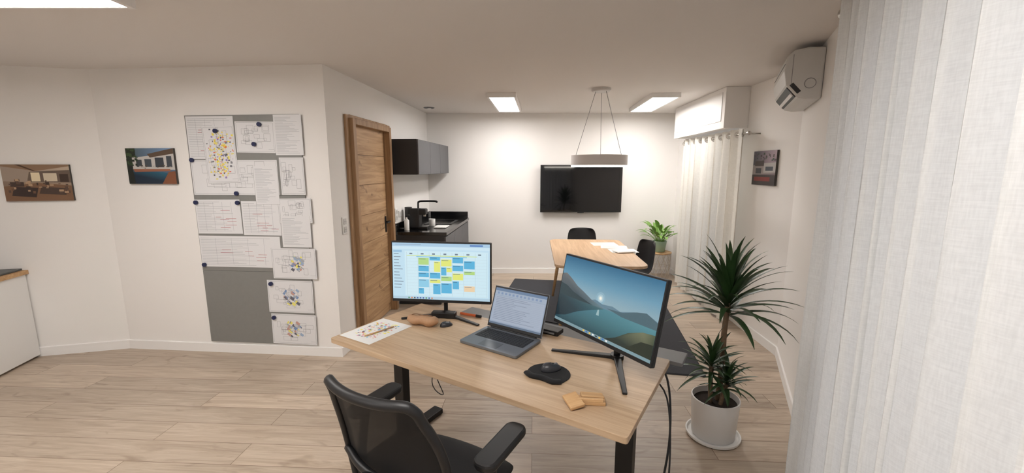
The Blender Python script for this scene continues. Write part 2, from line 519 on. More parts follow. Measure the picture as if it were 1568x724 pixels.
# ------------------------------------------------------------------ ceiling lights
def panel(name, c, L, Wd, rz, m=M_lamp):
    g = group(name, (c[0], c[1], H), rz)
    t = .05
    for nm, cc, s in (('side_a', (-Wd/2 + .012, 0, -t/2), (.024, L, t)), ('side_b', (Wd/2 - .012, 0, -t/2), (.024, L, t)),
                      ('end_a', (0, -L/2 + .012, -t/2), (Wd - .048, .024, t)), ('end_b', (0, L/2 - .012, -t/2), (Wd - .048, .024, t))):
        box(g, nm, cc, s, M_trim, bev=.001)
    box(g, 'diffuser', (0, 0, -t/2 - .012), (Wd - .05, L - .05, .015), m, bev=0)
    return g
panel('ceiling_panel_light', (-.075, 5.36), 1.2, .32, radians(-4))
panel('ceiling_panel_light.001', (1.73, 5.36), 1.2, .32, radians(-4))
panel('ceiling_panel_light.002', (-2.44, 2.04), 1.2, .32, radians(90))
panel('ceiling_panel_light.003', (-.35, .55), 1.2, .32, radians(90))
panel('ceiling_panel_light.004', (-2.7, -.4), 1.2, .32, radians(90))

g = group('ceiling_vent', (-1.13, 5.9, H))
lathe(g, 'ring', [(0, -.002), (.03, -.002), (.034, -.008), (.06, -.012), (.075, -.002), (.075, 0)], M_grey)
cyl(g, 'plug', (0, 0, -.014), .03, .012, M_trim)

# pendant
g = group('pendant_lamp', (.925, 4.52, 0))
lathe(g, 'canopy', [(0, H), (.1, H), (.1, H - .025), (.09, H - .035), (0, H - .035)], mat('pendant_canopy', (206, 202, 198), .4))
Rp = .295
lathe(g, 'drum', [(Rp, 1.685), (Rp, 1.79), (Rp - .06, 1.79), (Rp - .06, 1.70), (Rp - .058, 1.69), (Rp, 1.685)], mat('pendant_body', (214, 208, 205), .5), n=64)
lathe(g, 'diffuser', [(Rp - .002, 1.6855), (Rp - .004, 1.667), (Rp - .05, 1.667), (Rp - .056, 1.6855)], M_lamp2, n=64)
for i in range(3):
    a = radians(75 + 120 * i)
    sweep(g, 'wire_%d' % i, [(.06 * cos(a), .06 * sin(a), H - .03), (.265 * cos(a), .265 * sin(a), 1.79)], .0022, M_grey, res=1, n=6)

# ------------------------------------------------------------------ pinboard
g = onwall('magnetic_notice_board', 'A', P=(-2.23, 3.55), z=1.095)
BW, BH = 1.0, 1.985
M_steel = mat('board_grey', (136, 136, 134), .5, .2, bscale=30, var=.05)
for i in range(3):
    box(g, 'steel_sheet_%d' % i, (0, -.008, BH * (i - 1) / 3), (BW, .014, BH / 3 - .002), M_steel, bev=.001)
items = []
def paper(x0, x1, z1, z0, kind='plan', rot=0, lv=1, tint=(226, 226, 228)):
    """x,z are board fractions"""
    cx, cz = ((x0 + x1) / 2 - .5) * BW, ((z0 + z1) / 2 - .5) * BH
    w, h = (x1 - x0) * BW, (z1 - z0) * BH
    R = radians(rot)
    def tr(px, pz): return (cx + px * cos(R) - pz * sin(R), cz + px * sin(R) + pz * cos(R))
    def rect(a, b, c, d): return [tr(a, b), tr(c, b), tr(c, d), tr(a, d)]
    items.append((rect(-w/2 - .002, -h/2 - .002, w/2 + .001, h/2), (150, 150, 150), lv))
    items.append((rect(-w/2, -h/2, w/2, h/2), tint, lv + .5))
    L2 = lv + .8
    g1 = (136, 138, 146)
    def line(a, b, c, d, col=g1, t=.0014):
        if abs(c - a) > abs(d - b): items.append((rect(a, b - t/2, c, b + t/2), col, L2))
        else: items.append((rect(a - t/2, b, a + t/2, d), col, L2))
    rnd = random.Random(int(x0 * 1000 + z0 * 777))
    if kind in ('text', 'table'):
        z = h/2 - .02
        while z > -h/2 + .015:
            e = rnd.uniform(.3, .95)
            line(-w/2 + .012, z, -w/2 + .012 + (w - .024) * e, z, (168, 170, 176), .002)
            z -= .009 if kind == 'text' else .014
        if kind == 'table':
            for q in range(1, 5): line(-w/2 + w * q / 5, -h/2 + .02, -w/2 + w * q / 5, h/2 - .02, (150, 150, 160))
            for q in range(7):
                a = rnd.uniform(-w*.4, w*.3); b = rnd.uniform(-h*.4, h*.3)
                line(a, b, a + rnd.uniform(.04, .12), b, (180, 90, 100), .003)
    if kind in ('plan', 'map', 'mix'):
        line(-w/2+.01, h/2-.01, w/2-.01, h/2-.01); line(-w/2+.01, -h/2+.01, w/2-.01, -h/2+.01)
        line(-w/2+.01, -h/2+.01, -w/2+.01, h/2-.01); line(w/2-.01, -h/2+.01, w/2-.01, h/2-.01)
        line(w/2-.06, -h/2+.03, w/2-.01, -h/2+.03)
        for q in range(18):
            a = rnd.uniform(-w*.42, w*.25); b = rnd.uniform(-h*.38, h*.25)
            ww = rnd.uniform(.05, .22) * w; hh = rnd.uniform(.06, .25) * h
            c = (92, 94, 102)
            line(a, b, a + ww, b, c, .0012); line(a, b + hh, a + ww, b + hh, c, .0012)
            line(a, b, a, b + hh, c, .0012); line(a + ww, b, a + ww, b + hh, c, .0012)
    if kind == 'map':
        for q in range(300):
            a = rnd.gauss(0, w*.19); b = rnd.gauss(0, h*.27)
            if abs(a) > w*.42 or abs(b) > h*.44: continue
            s1 = rnd.uniform(.004, .020); s2 = rnd.uniform(.004, .016)
            c = rnd.choice([(238, 218, 84), (240, 204, 70), (220, 112, 92), (150, 128, 190), (242, 228, 110), (96, 96, 102), (228, 228, 228), (228, 228, 228), (236, 222, 96), (238, 222, 90), (120, 120, 126)])
            items.append((rect(a, b, a + s1, b + s2), c, L2 + .1 + q * .002))
    if kind == 'mix':
        R0 = radians(-35)
        for q in range(30):
            a = rnd.uniform(-w*.18, w*.14); b = rnd.uniform(-h*.24, h*.22)
            s1 = rnd.uniform(.012, .045); s2 = rnd.uniform(.008, .03)
            c = rnd.choice([(120, 148, 190), (156, 178, 206), (234, 226, 120), (196, 156, 146), (100, 100, 112), (170, 174, 182), (200, 200, 204)])
            pts = [(a + u * cos(R0) - v * sin(R0), b + u * sin(R0) + v * cos(R0)) for u, v in ((0, 0), (s1, 0), (s1, s2), (0, s2))]
            items.append(([tr(*p) for p in pts], c, L2 + .1 + q * .006))
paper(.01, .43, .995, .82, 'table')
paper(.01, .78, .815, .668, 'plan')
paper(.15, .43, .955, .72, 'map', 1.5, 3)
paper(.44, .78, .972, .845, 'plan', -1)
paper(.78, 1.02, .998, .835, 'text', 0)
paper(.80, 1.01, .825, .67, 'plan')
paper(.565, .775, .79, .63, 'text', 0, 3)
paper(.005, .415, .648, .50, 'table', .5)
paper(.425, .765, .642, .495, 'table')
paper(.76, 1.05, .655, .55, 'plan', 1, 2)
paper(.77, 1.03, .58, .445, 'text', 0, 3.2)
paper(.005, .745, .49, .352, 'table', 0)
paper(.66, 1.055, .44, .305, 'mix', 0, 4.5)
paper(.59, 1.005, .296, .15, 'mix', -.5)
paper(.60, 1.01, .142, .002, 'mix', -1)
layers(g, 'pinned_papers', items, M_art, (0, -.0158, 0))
M_mag = mat('blue_magnet', (30, 38, 78), .35)
for i, (x, z) in enumerate(((.27, .935), (.60, .88), (.66, .96), (.03, .815), (.40, .675), (.40, .635), (.02, .635), (.03, .36), (.63, .28), (.63, .125))):
    cyl(g, 'magnet_%d' % i, ((x - .5) * BW, -.026, (z - .5) * BH), .018, .014, M_mag, (pi / 2, 0, 0), n=20)

# ------------------------------------------------------------------ wall photographs
def canvas(name, k, P, z, w, h, items):
    g = onwall(name, k, P=P, z=z, off=.0005)
    box(g, 'stretcher', (0, -.011, 0), (w, .02, h), mat('canvas_edge', (70, 66, 62), .7), bev=.001)
    its = []
    for it in items:
        pts, c = it[0], it[1]; lv = it[2] if len(it) > 2 else 1
        if len(pts) == 4 and not isinstance(pts[0], tuple):
            a, b, cc, d = pts; pts = [(a, b), (cc, b), (cc, d), (a, d)]
        its.append(([((p[0] - .5) * w, (p[1] - .5) * h) for p in pts], c, lv))
    layers(g, 'print', its, M_art, (0, -.0216, 0))
    return g
def scat(n, x0, x1, z0, z1, cols, s, lv, seed=1):
    r = random.Random(seed); out = []
    for i in range(n):
        x = r.uniform(x0, x1); z = r.uniform(z0, z1); a = r.uniform(.3, 1) * s; b = r.uniform(.3, 1) * s
        out.append(((x, z, min(1, x + a), min(1, z + b)), r.choice(cols), lv + i * .002))
    return out
its = [((0, 0, 1, 1), [(60, 62, 58), (60, 60, 60), (120, 150, 190), (70, 85, 80)], 0),
       ([(0, .45), (.15, .45), (.2, 1), (0, 1)], (40, 48, 38), .5),
       ([(.12, .42), (1, .40), (1, .95), (.55, .80), (.12, .74)], (196, 192, 188), 1),
       ([(.5, .74), (1, .85), (1, 1), (.45, .84)], (92, 74, 60), 1.5),
       ((.2, .48, .32, .68), (60, 66, 72), 2), ((.38, .48, .52, .70), (72, 80, 88), 2), ((.6, .47, .78, .74), (56, 62, 70), 2), ((.84, .47, .95, .78), (66, 72, 80), 2),
       ([(0, 0), (1, 0), (1, .2), (.75, .34), (.2, .36), (0, .3)], [(10, 28, 48), (14, 40, 62), (20, 62, 86), (40, 98, 122), (22, 66, 92), (10, 34, 54)], 2),
       ([(.7, 0), (1, 0), (1, .36), (.86, .34)], (130, 80, 54), 3), ([(.15, .34), (.9, .36), (.9, .42), (.12, .42)], (150, 96, 72), 3),
       ([(0, 0), (.14, 0), (.1, .6), (0, .7)], (24, 30, 24), 3.5)]
its += scat(30, 0, .2, .5, .95, [(40, 60, 36), (60, 80, 50), (30, 40, 28)], .08, 4, 3)
its += scat(16, .2, .9, .42, .50, [(60, 50, 44), (180, 176, 170), (90, 80, 70)], .05, 4, 13)
canvas('wall_photo_pool_house', 'A', (-3.08, 3.62), 1.67, .44, .30, its)
its = [((0, 0, 1, 1), [(110, 86, 68), (128, 102, 80), (190, 172, 152), (156, 138, 122)], 0),
       ([(0, .55), (.35, .52), (.4, .85), (0, 1)], (160, 144, 130), 1), ([(.35, .52), (1, .5), (1, .85), (.4, .8)], (108, 92, 80), 1),
       ([(.0, .95), (.5, .82), (1, .95), (1, 1), (0, 1)], (140, 112, 88), 1.5), ([(.2, 1), (.27, 1), (.5, .82), (.46, .82)], (80, 56, 40), 2),
       ((.42, .54, .55, .78), (230, 214, 180), 2), ((.6, .54, .8, .76), (210, 196, 172), 2), ((.84, .52, .97, .74), (64, 48, 40), 2),
       ([(0, 0), (1, 0), (1, .42), (.5, .5), (0, .4)], (124, 92, 68), 1.2),
       ([(.1, .15), (.45, .1), (.5, .36), (.15, .4)], (56, 42, 38), 3), ([(.5, .2), (.9, .16), (.92, .34), (.55, .40)], (74, 58, 50), 3),
       ((.1, .4, .3, .52), (66, 50, 44), 3)]
its += scat(40, .05, .95, .15, .55, [(60, 46, 40), (110, 80, 60), (180, 150, 120), (90, 70, 60)], .07, 3.5, 5)
canvas('wall_photo_living_room', 'L1', (-4.0, 3.58), 1.532, .46, .305, its)
its = [((0, 0, 1, 1), [(70, 66, 70), (80, 70, 70), (170, 150, 160), (60, 66, 80)], 0),
       ([(0, .3), (1, .35), (1, .6), (0, .58)], (150, 140, 138), 1), ([(.1, .56), (.5, .56), (.5, .72), (.1, .7)], (70, 60, 58), 2),
       ([(.5, .36), (1, .38), (1, .66), (.5, .64)], (176, 172, 170), 2), ((.15, .34, .4, .5), (60, 60, 66), 2.5), ((.58, .42, .9, .54), (70, 76, 84), 2.5),
       ([(0, 0), (1, 0), (1, .3), (0, .3)], (58, 50, 50), 2), ((.1, .12, .8, .24), (130, 50, 46), 3)]
its += scat(30, 0, .95, .7, .9, [(50, 70, 56), (70, 60, 60), (90, 80, 90)], .08, 3.5, 8)
canvas('wall_photo_terrace', 'C', (2.38, 3.98), 1.655, .40, .32, its)
g = onwall('wall_photo_small', 'N', t=1.99, z=1.78, off=.0005)
box(g, 'frame', (0, -.008, 0), (.20, .014, .2), M_grey)
box(g, 'print', (0, -.0165, 0), (.18, .003, .18), M_kd, bev=0)

# ------------------------------------------------------------------ air conditioner
g = onwall('air_conditioner', 'N', t=3.5 - .03, z=2.105, off=.001)
prof = [(0, 0), (0, .32), (-.09, .33), (-.17, .32), (-.21, .285), (-.222, .19), (-.205, .10), (-.13, .012), (-.08, 0)]
Lx = .72
vs = [(0, y, z) for y, z in prof] + [(Lx, y, z) for y, z in prof]
n = len(prof)
fs = [tuple(range(n)), tuple(range(n, 2*n))[::-1]] + [(i, (i+1) % n, n + (i+1) % n, n + i) for i in range(n)]
mesh(g, 'body', vs, fs, mat('ac_white', (206, 204, 201), .4), bev=.012, bseg=3)
th = radians(40.5)
box(g, 'louvre_slot', (Lx/2, -.1685, .055), (Lx - .05, .008, .085), M_black, rot=(th, 0, 0))
box(g, 'louvre_flap', (Lx/2, -.162, .040), (Lx - .07, .012, .022), M_trim, rot=(th, 0, 0), bev=.001)
box(g, 'front_seam', (Lx/2, -.2165, .235), (Lx - .03, .006, .003), M_grey, bev=0)
lathe(g, 'end_cap_ring', [(.03, 0), (.03, .003), (.033, .003), (.033, 0)], M_grey, (Lx, -.07, .10), (0, pi/2, 0))
box(g, 'end_cap_seam', (Lx + .0005, -.175, .19), (.002, .003, .20), M_grey, bev=0)
box(g, 'end_cap_vent', (Lx + .0005, -.150, .074), (.002, .026, .075), M_kd, rot=(th, 0, 0), bev=0)
box(g, 'intake_grille', (Lx/2, -.09, .331), (Lx - .1, .1, .004), M_grey)

# ------------------------------------------------------------------ shutter box + windows + curtains
g = onwall('roller_shutter_box', 'C', P=(2.41, 4.40), z=0)
box(g, 'box_body', (-.79, -.122, 2.265), (1.58, .242, .408), M_wall, bev=.002)
box(g, 'access_panel', (-.79, -.246, 2.28), (1.44, .006, .29), M_trim, bev=.002)

M_glass = seethru('window_glass', (200, 215, 220), .93, .05)
def window(name, k, a, b, z0, z1):
    p0, d, n, Ln = EDGE[k]
    g = onwall(name, k, t=b)
    w = b - a
    f = .06
    yy = .08
    box(g, 'frame_l', (f/2, yy, (z0+z1)/2), (f, .07, z1-z0), M_white)
    box(g, 'frame_r', (w - f/2, yy, (z0+z1)/2), (f, .07, z1-z0), M_white)
    box(g, 'frame_mid', (w/2, yy, (z0+z1)/2), (.09, .07, z1-z0-2*f), M_white)
    box(g, 'frame_t', (w/2, yy, z1 - f/2), (w - 2*f, .07, f), M_white)
    box(g, 'frame_b', (w/2, yy, z0 + f/2), (w - 2*f, .07, f), M_white)
    box(g, 'glass_l', ((w/2 - .045 + f)/2, yy, (z0+z1)/2), (w/2 - .045 - f, .006, z1-z0-2*f), M_glass, bev=0)
    box(g, 'glass_r', ((w/2 + .045 + w - f)/2, yy, (z0+z1)/2), (w/2 - .045 - f, .006, z1-z0-2*f), M_glass, bev=0)
    box(g, 'handle', (w/2, yy - .05, 1.05), (.02, .03, .12), M_chrome)
    return g
window('window_1', 'N', .20, 1.55, .03, 2.2)
window('window_2', 'C', 1.04, 2.24, .1, 2.05)

def curtain(name, g, x0, x1, y, zb, zt, lam, amp, m, seed, zr):
    r = random.Random(seed)
    nx = int((x1 - x0) / lam * 30); nz = 30
    ph = [r.uniform(-.6, .6) for _ in range(60)]
    am = [r.uniform(.5, 1.3) for _ in range(60)]
    sh = [r.uniform(-1, 1) for _ in range(60)]
    vs, fs = [], []
    for j in range(nz + 1):
        tz = j / nz; z = zt + (zb - zt) * tz
        for i in range(nx + 1):
            x = x0 + (x1 - x0) * i / nx
            q = (x - x0) / lam; qi = int(q); fr = q - qi
            fr2 = fr * fr * (3 - 2 * fr)
            A = am[qi % 60] * (1 - fr2) + am[(qi + 1) % 60] * fr2
            Pp = (ph[qi % 60] * (1 - fr2) + ph[(qi + 1) % 60] * fr2) * tz * 1.4
            sk = (sh[qi % 60] * (1 - fr2) + sh[(qi + 1) % 60] * fr2)
            a = amp * (1 + (A - 1) * (.3 + .7 * tz))
            w0 = sin(2 * pi * q + Pp)
            yy = y + a * (w0 + .25 * sin(4 * pi * q + 2 * Pp + sk) + .07 * sin(10 * pi * q + 3 * sk + 3 * tz)) / 1.2 + .006 * tz * sin(6.3 * pi * q + 4 * sk + 2 * tz)
            xx = x + .12 * lam * sin(4 * pi * q + Pp) + .25 * lam * tz * sk * .4
            vs.append((xx, yy, z))
    for j in range(nz):
        for i in range(nx):
            a = j * (nx + 1) + i
            fs.append((a, a + 1, a + nx + 2, a + nx + 1))
    mesh(g, 'fabric', vs, fs, m, smooth=True)
    k = 0
    xx = x0 + .02
    while xx < x1:
        lathe(g, 'eyelet_%d' % k, [(.020, -.003), (.032, -.003), (.032, .003), (.020, .003), (.020, -.003)], M_chrome,
              (xx, y, zr), (0, pi/2, radians(35 if k % 2 else -35)), n=24)
        xx += lam / 2; k += 1
g = onwall('window_curtain', 'N', t=1.775)
curtain('c', g, 0, 1.755, -.085, .03, 2.42, .155, .055, M_curt, 4, 2.365)
cyl(g, 'curtain_rod', (.83, -.085, 2.365), .013, 1.84, M_chrome, (0, pi/2, 0))
lathe(g, 'finial', [(0, -.03), (.02, -.025), (.026, 0), (.02, .02), (.012, .035)], M_chrome, (-.09, -.085, 2.365), (0, pi/2, 0))
sweep(g, 'bracket', [(-.05, -.001, 2.365), (-.05, -.08, 2.365)], .008, M_chrome, res=1)

g = onwall('window_curtain.001', 'C', P=(2.40, 4.16))
curtain('c', g, -1.68, -.02, -.14, .03, 2.035, .19, .05, M_curt2, 9, 1.985)
cyl(g, 'curtain_rod', (-.84, -.14, 1.985), .011, 1.80, M_chrome, (0, pi/2, 0))
lathe(g, 'finial', [(0, -.03), (.018, -.02), (.022, 0), (.015, .02), (.010, .03)], M_chrome, (.08, -.14, 1.985), (0, -pi/2, 0))
sweep(g, 'bracket', [(.02, -.001, 1.985), (.02, -.13, 1.985)], .007, M_chrome, res=1)

# ------------------------------------------------------------------ left sideboard
g = group('white_sideboard', (-4.19, 3.5, 0), atan2(.252, .968))
M_sbtop = mat('sideboard_inset', (90, 92, 92), .5, bscale=60, var=.2)
box(g, 'body', (-.30, -.70, .385), (.60, 1.4, .73), M_white, bev=.002)
box(g, 'plinth', (-.32, -.70, .01), (.54, 1.36, .018), M_trim)
box(g, 'top_edge', (-.30, -.70, .77), (.63, 1.43, .035), M_wood, bev=.002)
box(g, 'top_slab', (-.31, -.70, .797), (.59, 1.40, .016), M_sbtop, bev=.003)
for i in range(3):
    box(g, 'folder_%d' % i, (-.33, -.55 - .05 * i, .812 + .012 * i), (.36 - .02 * i, .8, .010), M_sbtop if i != 1 else M_grey, rot=(0, 0, radians(3 * i)), bev=.002)

# ------------------------------------------------------------------ desk
DR = radians(-31.8)
g = group('office_desk', (-.1135, 2.026, 0), DR)
prism(g, 'desktop', rrect(1.63, .70, .012, 3), .713, .74, M_oakdesk, bev=.002)
box(g, 'rear_shelf', (.19, .425, .722), (1.36, .14, .018), M_grey)
box(g, 'rear_shelf_bracket_a', (-.35, .36, .706), (.04, .2, .012), M_blackm)
box(g, 'rear_shelf_bracket_b', (.6, .36, .706), (.04, .2, .012), M_blackm)
for s, x in (('left', -.655), ('right', .715)):
    box(g, 'foot_' + s, (x, .0, .02), (.075, .64, .035), M_blackm, bev=.006)
    box(g, 'column_' + s, (x, .0, .33), (.075, .055, .60), M_blackm, bev=.004)
    box(g, 'column_inner_' + s, (x, .0, .65), (.062, .042, .10), M_blackm, bev=.003)
    box(g, 'top_bracket_' + s, (x, .0, .7), (.05, .55, .025), M_blackm)
box(g, 'crossbeam', (.03, .0, .685), (1.32, .06, .035), M_blackm)
box(g, 'control_box', (.25, .1, .69), (.25, .1, .04), M_black)
sweep(g, 'cable_a', [(.66, .30, .70), (.80, .31, .69), (.86, .20, .45), (.84, .10, .15), (.80, .05, .02)], .005, M_black)
sweep(g, 'cable_b', [(.70, .27, .70), (.83, .24, .60), (.88, .12, .30), (.83, .2, .02)], .004, M_black)
sweep(g, 'cable_c', [(-.55, .2, .69), (-.50, .12, .45), (-.45, .14, .28), (-.56, .16, .32), (-.52, .2, .60)], .003, M_black)

def dl(x, y, z=.74):
    return (-.1135 + x * cos(DR) - y * sin(DR), 2.026 + x * sin(DR) + y * cos(DR), z)

# monitors
def monitor(name, loc, rz, px, py, pz, tilt, W, Hh, foot, art):
    g = group(name, loc, rz)
    p = group('panel', (px, py, pz), rot=(-tilt, 0, 0), parent=g)
    box(p, 'shell', (0, .018, 0), (W, .022, Hh), M_black, bev=.005)
    box(p, 'rear_bulge', (0, .038, -.02), (W * .5, .03, Hh * .5), M_black, bev=.012)
    box(p, 'bezel', (0, .004, 0), (W - .002, .008, Hh - .002), M_black, bev=.002)
    layers(p, 'screen_image', art(W - .014, Hh - .028), M_screen, (0, -.0006, .005), step=.0002)
    sweep(g, 'neck', [(0, 0, .012), (px * .3, py * .1 + .01, pz * .5), (px, py + .055, pz - .02)], .02, M_black, flat=.6)
    for i, (fx, fy) in enumerate(foot):
        L = sqrt(fx * fx + fy * fy)
        vs = []
        dx, dy = fx / L, fy / L
        nx, ny = -dy, dx
        for (t, w, z) in ((-.02, .018, .018), (L, .010, .010)):
            for sgn in (-1, 1):
                vs.append((dx*t + nx*w*sgn, dy*t + ny*w*sgn, .001)); vs.append((dx*t + nx*w*sgn, dy*t + ny*w*sgn, z))
        fs = [(0, 2, 3, 1), (4, 5, 7, 6), (0, 1, 5, 4), (2, 6, 7, 3), (1, 3, 7, 5), (0, 4, 6, 2)]
        mesh(g, 'foot_%d' % i, vs, fs, M_black, bev=.003)
    cyl(g, 'hub', (0, 0, .011), .032, .02, M_black)
    return g

def art_calendar(w, h):
    it = []
    def R(a, b, c, d, col, lv): it.append((((a - .5) * w, (b - .5) * h, (c - .5) * w, (d - .5) * h), col, lv))
    R(0, 0, 1, 1, (190, 220, 236), 0)
    R(0, .94, 1, 1, (168, 200, 224), 1); R(0, .89, 1, .94, (202, 227, 240), 1)
    R(.8, .955, .93, .985, (90, 130, 190), 2); R(.03, .965, .3, .98, (150, 175, 200), 2)
    R(.0, .0, 1, .045, (176, 204, 220), 1)
    for i in range(9): R(.16 + i * .03, .012, .175 + i * .03, .034, random.choice([(50, 90, 160), (210, 120, 60), (70, 140, 90), (60, 60, 70)]), 2)
    for i in range(12): R(.015, .80 - i * .055, .015 + random.uniform(.05, .1), .812 - i * .055, (120, 135, 150), 2)
    R(.012, .83, .1, .87, (150, 190, 220), 2)
    R(.13, .06, .98, .86, (204, 230, 240), 1)
    x0, x1, z0, z1 = .15, .97, .07, .78
    for i in range(8): R(x0 + (x1 - x0) * i / 7 - .001, z0, x0 + (x1 - x0) * i / 7 + .001, .84, (170, 190, 200), 2)
    for i in range(14): R(x0, z0 + (z1 - z0) * i / 13, x1, z0 + (z1 - z0) * i / 13 + .002, (186, 206, 216), 2)
    for i in range(7): R(x0 + .03 + i * .117, .80, x0 + .06 + i * .117, .825, (110, 125, 140), 2)
    B_, Y_, G_, L_ = (88, 176, 216), (222, 228, 120), (176, 212, 130), (140, 200, 226)
    blocks = [(1, .74, .62, 0, 1, G_), (1, .60, .50, 0, 1, B_), (1, .48, .40, 0, 1, B_), (1, .36, .22, 0, 1, L_), (1, .20, .10, 0, .5, B_),
              (2, .76, .70, 0, 1, B_), (2, .68, .50, .4, .6, Y_), (2, .48, .38, 0, 1, B_), (2, .36, .30, 0, 1, Y_), (2, .28, .10, .3, .7, B_),
              (3, .72, .60, 0, 1, Y_), (3, .58, .44, 0, .5, B_), (3, .58, .50, .5, .5, Y_), (3, .42, .34, 0, 1, G_), (3, .30, .12, 0, 1, B_),
              (4, .76, .66, 0, 1, B_), (4, .62, .52, 0, 1, B_), (4, .48, .36, 0, 1, Y_), (4, .34, .20, 0, .6, B_),
              (5, .70, .56, 0, 1, B_), (5, .52, .46, 0, 1, G_), (5, .26, .16, 0, 1, (232, 206, 170))]
    dw = (x1 - x0) / 7
    for k, (d, zt, zb, xo, xw, c) in enumerate(blocks):
        a = x0 + dw * d + .004 + dw * xo * .95; b = a + dw * xw * .92
        R(a, zb, b, zt, c, 3 + k * .02)
        R(a + .006, zt - .022, a + (b - a) * .7, zt - .014, (60, 100, 130), 4)
    R(x0, .775, x1 - .1, .785, (205, 220, 90), 3.6); R(x0 + .1, .755, x1 - .2, .765, (90, 175, 215), 3.6)
    return it

def art_landscape(w, h):
    it = []
    def P(pts, c, lv): it.append(([((a - .5) * w, (b - .5) * h) for a, b in pts], c, lv))
    P([(0, .42), (1, .42), (1, .72), (0, .72)], [(150, 176, 186), (150, 172, 178), (104, 150, 174), (96, 146, 172)], 0)
    P([(0, .72), (1, .72), (1, 1), (0, 1)], [(96, 146, 172), (104, 150, 174), (46, 104, 138), (40, 96, 130)], 0)
    P([(0, 0), (1, 0), (1, .44), (0, .44)], [(20, 54, 66), (24, 70, 78), (84, 140, 150), (70, 120, 138)], .5)
    P([(.3, .43), (.42, .50), (.5, .47), (.6, .49), (.68, .46), (.8, .52), (.9, .56), (1, .50), (1, .42), (.3, .42)], (98, 128, 144), 1)
    P([(.55, .44), (.7, .46), (.82, .53), (.9, .56), (1, .49), (1, .40), (.7, .40)], (72, 98, 108), 1.4)
    P([(0, .40), (0, .72), (.05, .74), (.12, .68), (.2, .60), (.28, .55), (.38, .48), (.5, .43), (.52, .41), (.3, .40)],
      [(52, 70, 78), (96, 100, 104), (120, 116, 112), (100, 102, 104), (104, 106, 108), (78, 92, 102), (94, 110, 118), (100, 126, 134), (90, 116, 124), (50, 74, 84)], 2)
    P([(0, .40), (0, .58), (.08, .56), (.16, .50), (.26, .46), (.34, .43), (.4, .41)], (44, 62, 68), 2.5)
    P([(0, .40), (.52, .41), (.4, .34), (.25, .24), (.12, .12), (0, .06)], [(36, 56, 64), (66, 104, 112), (48, 84, 94), (30, 58, 68), (20, 44, 54), (16, 36, 46)], 1.5)
    P([(.52, 0), (1, 0), (1, .34), (.9, .32), (.78, .24), (.68, .12)], [(24, 36, 30), (22, 30, 24), (74, 84, 62), (112, 116, 90), (60, 76, 62), (34, 50, 44)], 3)
    P([(.72, .0), (1, 0), (1, .22), (.9, .2), (.82, .10)], (30, 40, 28), 3.5)
    for (r0, c, lv) in ((.085, (138, 174, 190), .7), (.055, (168, 194, 204), .8), (.032, (206, 218, 216), .9), (.018, (244, 240, 226), 1.2)):
        P([(.47 + r0 * .56 * cos(2*pi*k/24), .54 + r0 * sin(2*pi*k/24)) for k in range(24)], c, lv)
    P([(.455, .30), (.485, .30), (.475, .40), (.465, .40)], (150, 180, 184), 1.3)
    P([(0, 0), (1, 0), (1, .04), (0, .04)], (120, 148, 156), 5)
    for i in range(8): P([(.35 + i*.035, .01), (.368 + i*.035, .01), (.368 + i*.035, .032), (.35 + i*.035, .032)], random.choice([(60, 110, 180), (230, 190, 80), (240, 240, 240), (40, 50, 60)]), 6)
    return it

def art_doc(w, h):
    it = []
    def R(a, b, c, d, col, lv): it.append((((a - .5) * w, (b - .5) * h, (c - .5) * w, (d - .5) * h), col, lv))
    R(0, 0, 1, 1, (146, 160, 180), 0)
    R(0, .92, 1, 1, (104, 126, 154), 1); R(0, .80, 1, .92, (156, 169, 186), 1); R(0, 0, 1, .05, (96, 112, 132), 1)
    for i in range(12): R(.05 + i * .075, .83, .09 + i * .075, .89, (126, 146, 176), 2)
    R(.02, .08, .98, .78, (160, 171, 188), 1)
    for i in range(14):
        z = .74 - i * .046
        R(.05, z, .05 + random.uniform(.3, .85), z + .010, (122, 132, 150), 2)
        R(.04, z - .016, .96, z - .013, (144, 154, 172), 2)
    return it

m1 = monitor('computer_monitor', (-.415, 2.52, .74), radians(-7), -.005, -.075, .292, radians(3), .615, .372, ((-.25, -.11), (.24, -.16)), art_calendar)
box(m1, 'stand_block', (0, -.045, .02), (.15, .05, .036), M_black, bev=.005)
monitor('computer_monitor.001', (.51, 1.91, .74), radians(-57.8), -.03, -.078, .283, radians(12.4), .645, .372, ((-.237, -.217), (.257, -.222)), art_landscape)

# laptop
g = group('laptop', (-.062, 2.095, .7405), radians(-34))
prism(g, 'base', rrect(.36, .245, .012, 4), .002, .016, M_lap, bev=.002)
box(g, 'keyboard_well', (0, .035, .0163), (.31, .115, .0012), M_black, bev=0)
vs, fs = [], []
for r in range(6):
    for c in range(16):
        x = -.148 + c * .0187; y = -.016 + r * .0185
        B = len(vs)
        for z in (.0166, .0182):
            k = .0 if z < .017 else .0008
            vs += [(x + k, y + k, z), (x + .0155 - k, y + k, z), (x + .0155 - k, y + .0155 - k, z), (x + k, y + .0155 - k, z)]
        fs += [tuple(B + j for j in f) for f in ((0, 3, 2, 1), (4, 5, 6, 7), (0, 1, 5, 4), (1, 2, 6, 5), (2, 3, 7, 6), (3, 0, 4, 7))]
mesh(g, 'keys', vs, fs, mat('laptop_keys', (34, 35, 38), .5))
box(g, 'touchpad', (-.01, -.072, .0162), (.115, .068, .001), mat('touchpad', (98, 101, 106), .4, .3), bev=.0005)
box(g, 'feet', (0, 0, .001), (.30, .19, .002), M_black)
cyl(g, 'hinge', (0, .119, .017), .006, .30, M_black, (0, pi/2, 0))
p = group('lid', (0, .12, .018), rot=(radians(-22), 0, 0), parent=g)
box(p, 'lid_shell', (0, .004, .119), (.36, .006, .236), M_lap, bev=.003)
box(p, 'lid_bezel', (0, .0, .119), (.354, .003, .23), M_black, bev=.001)
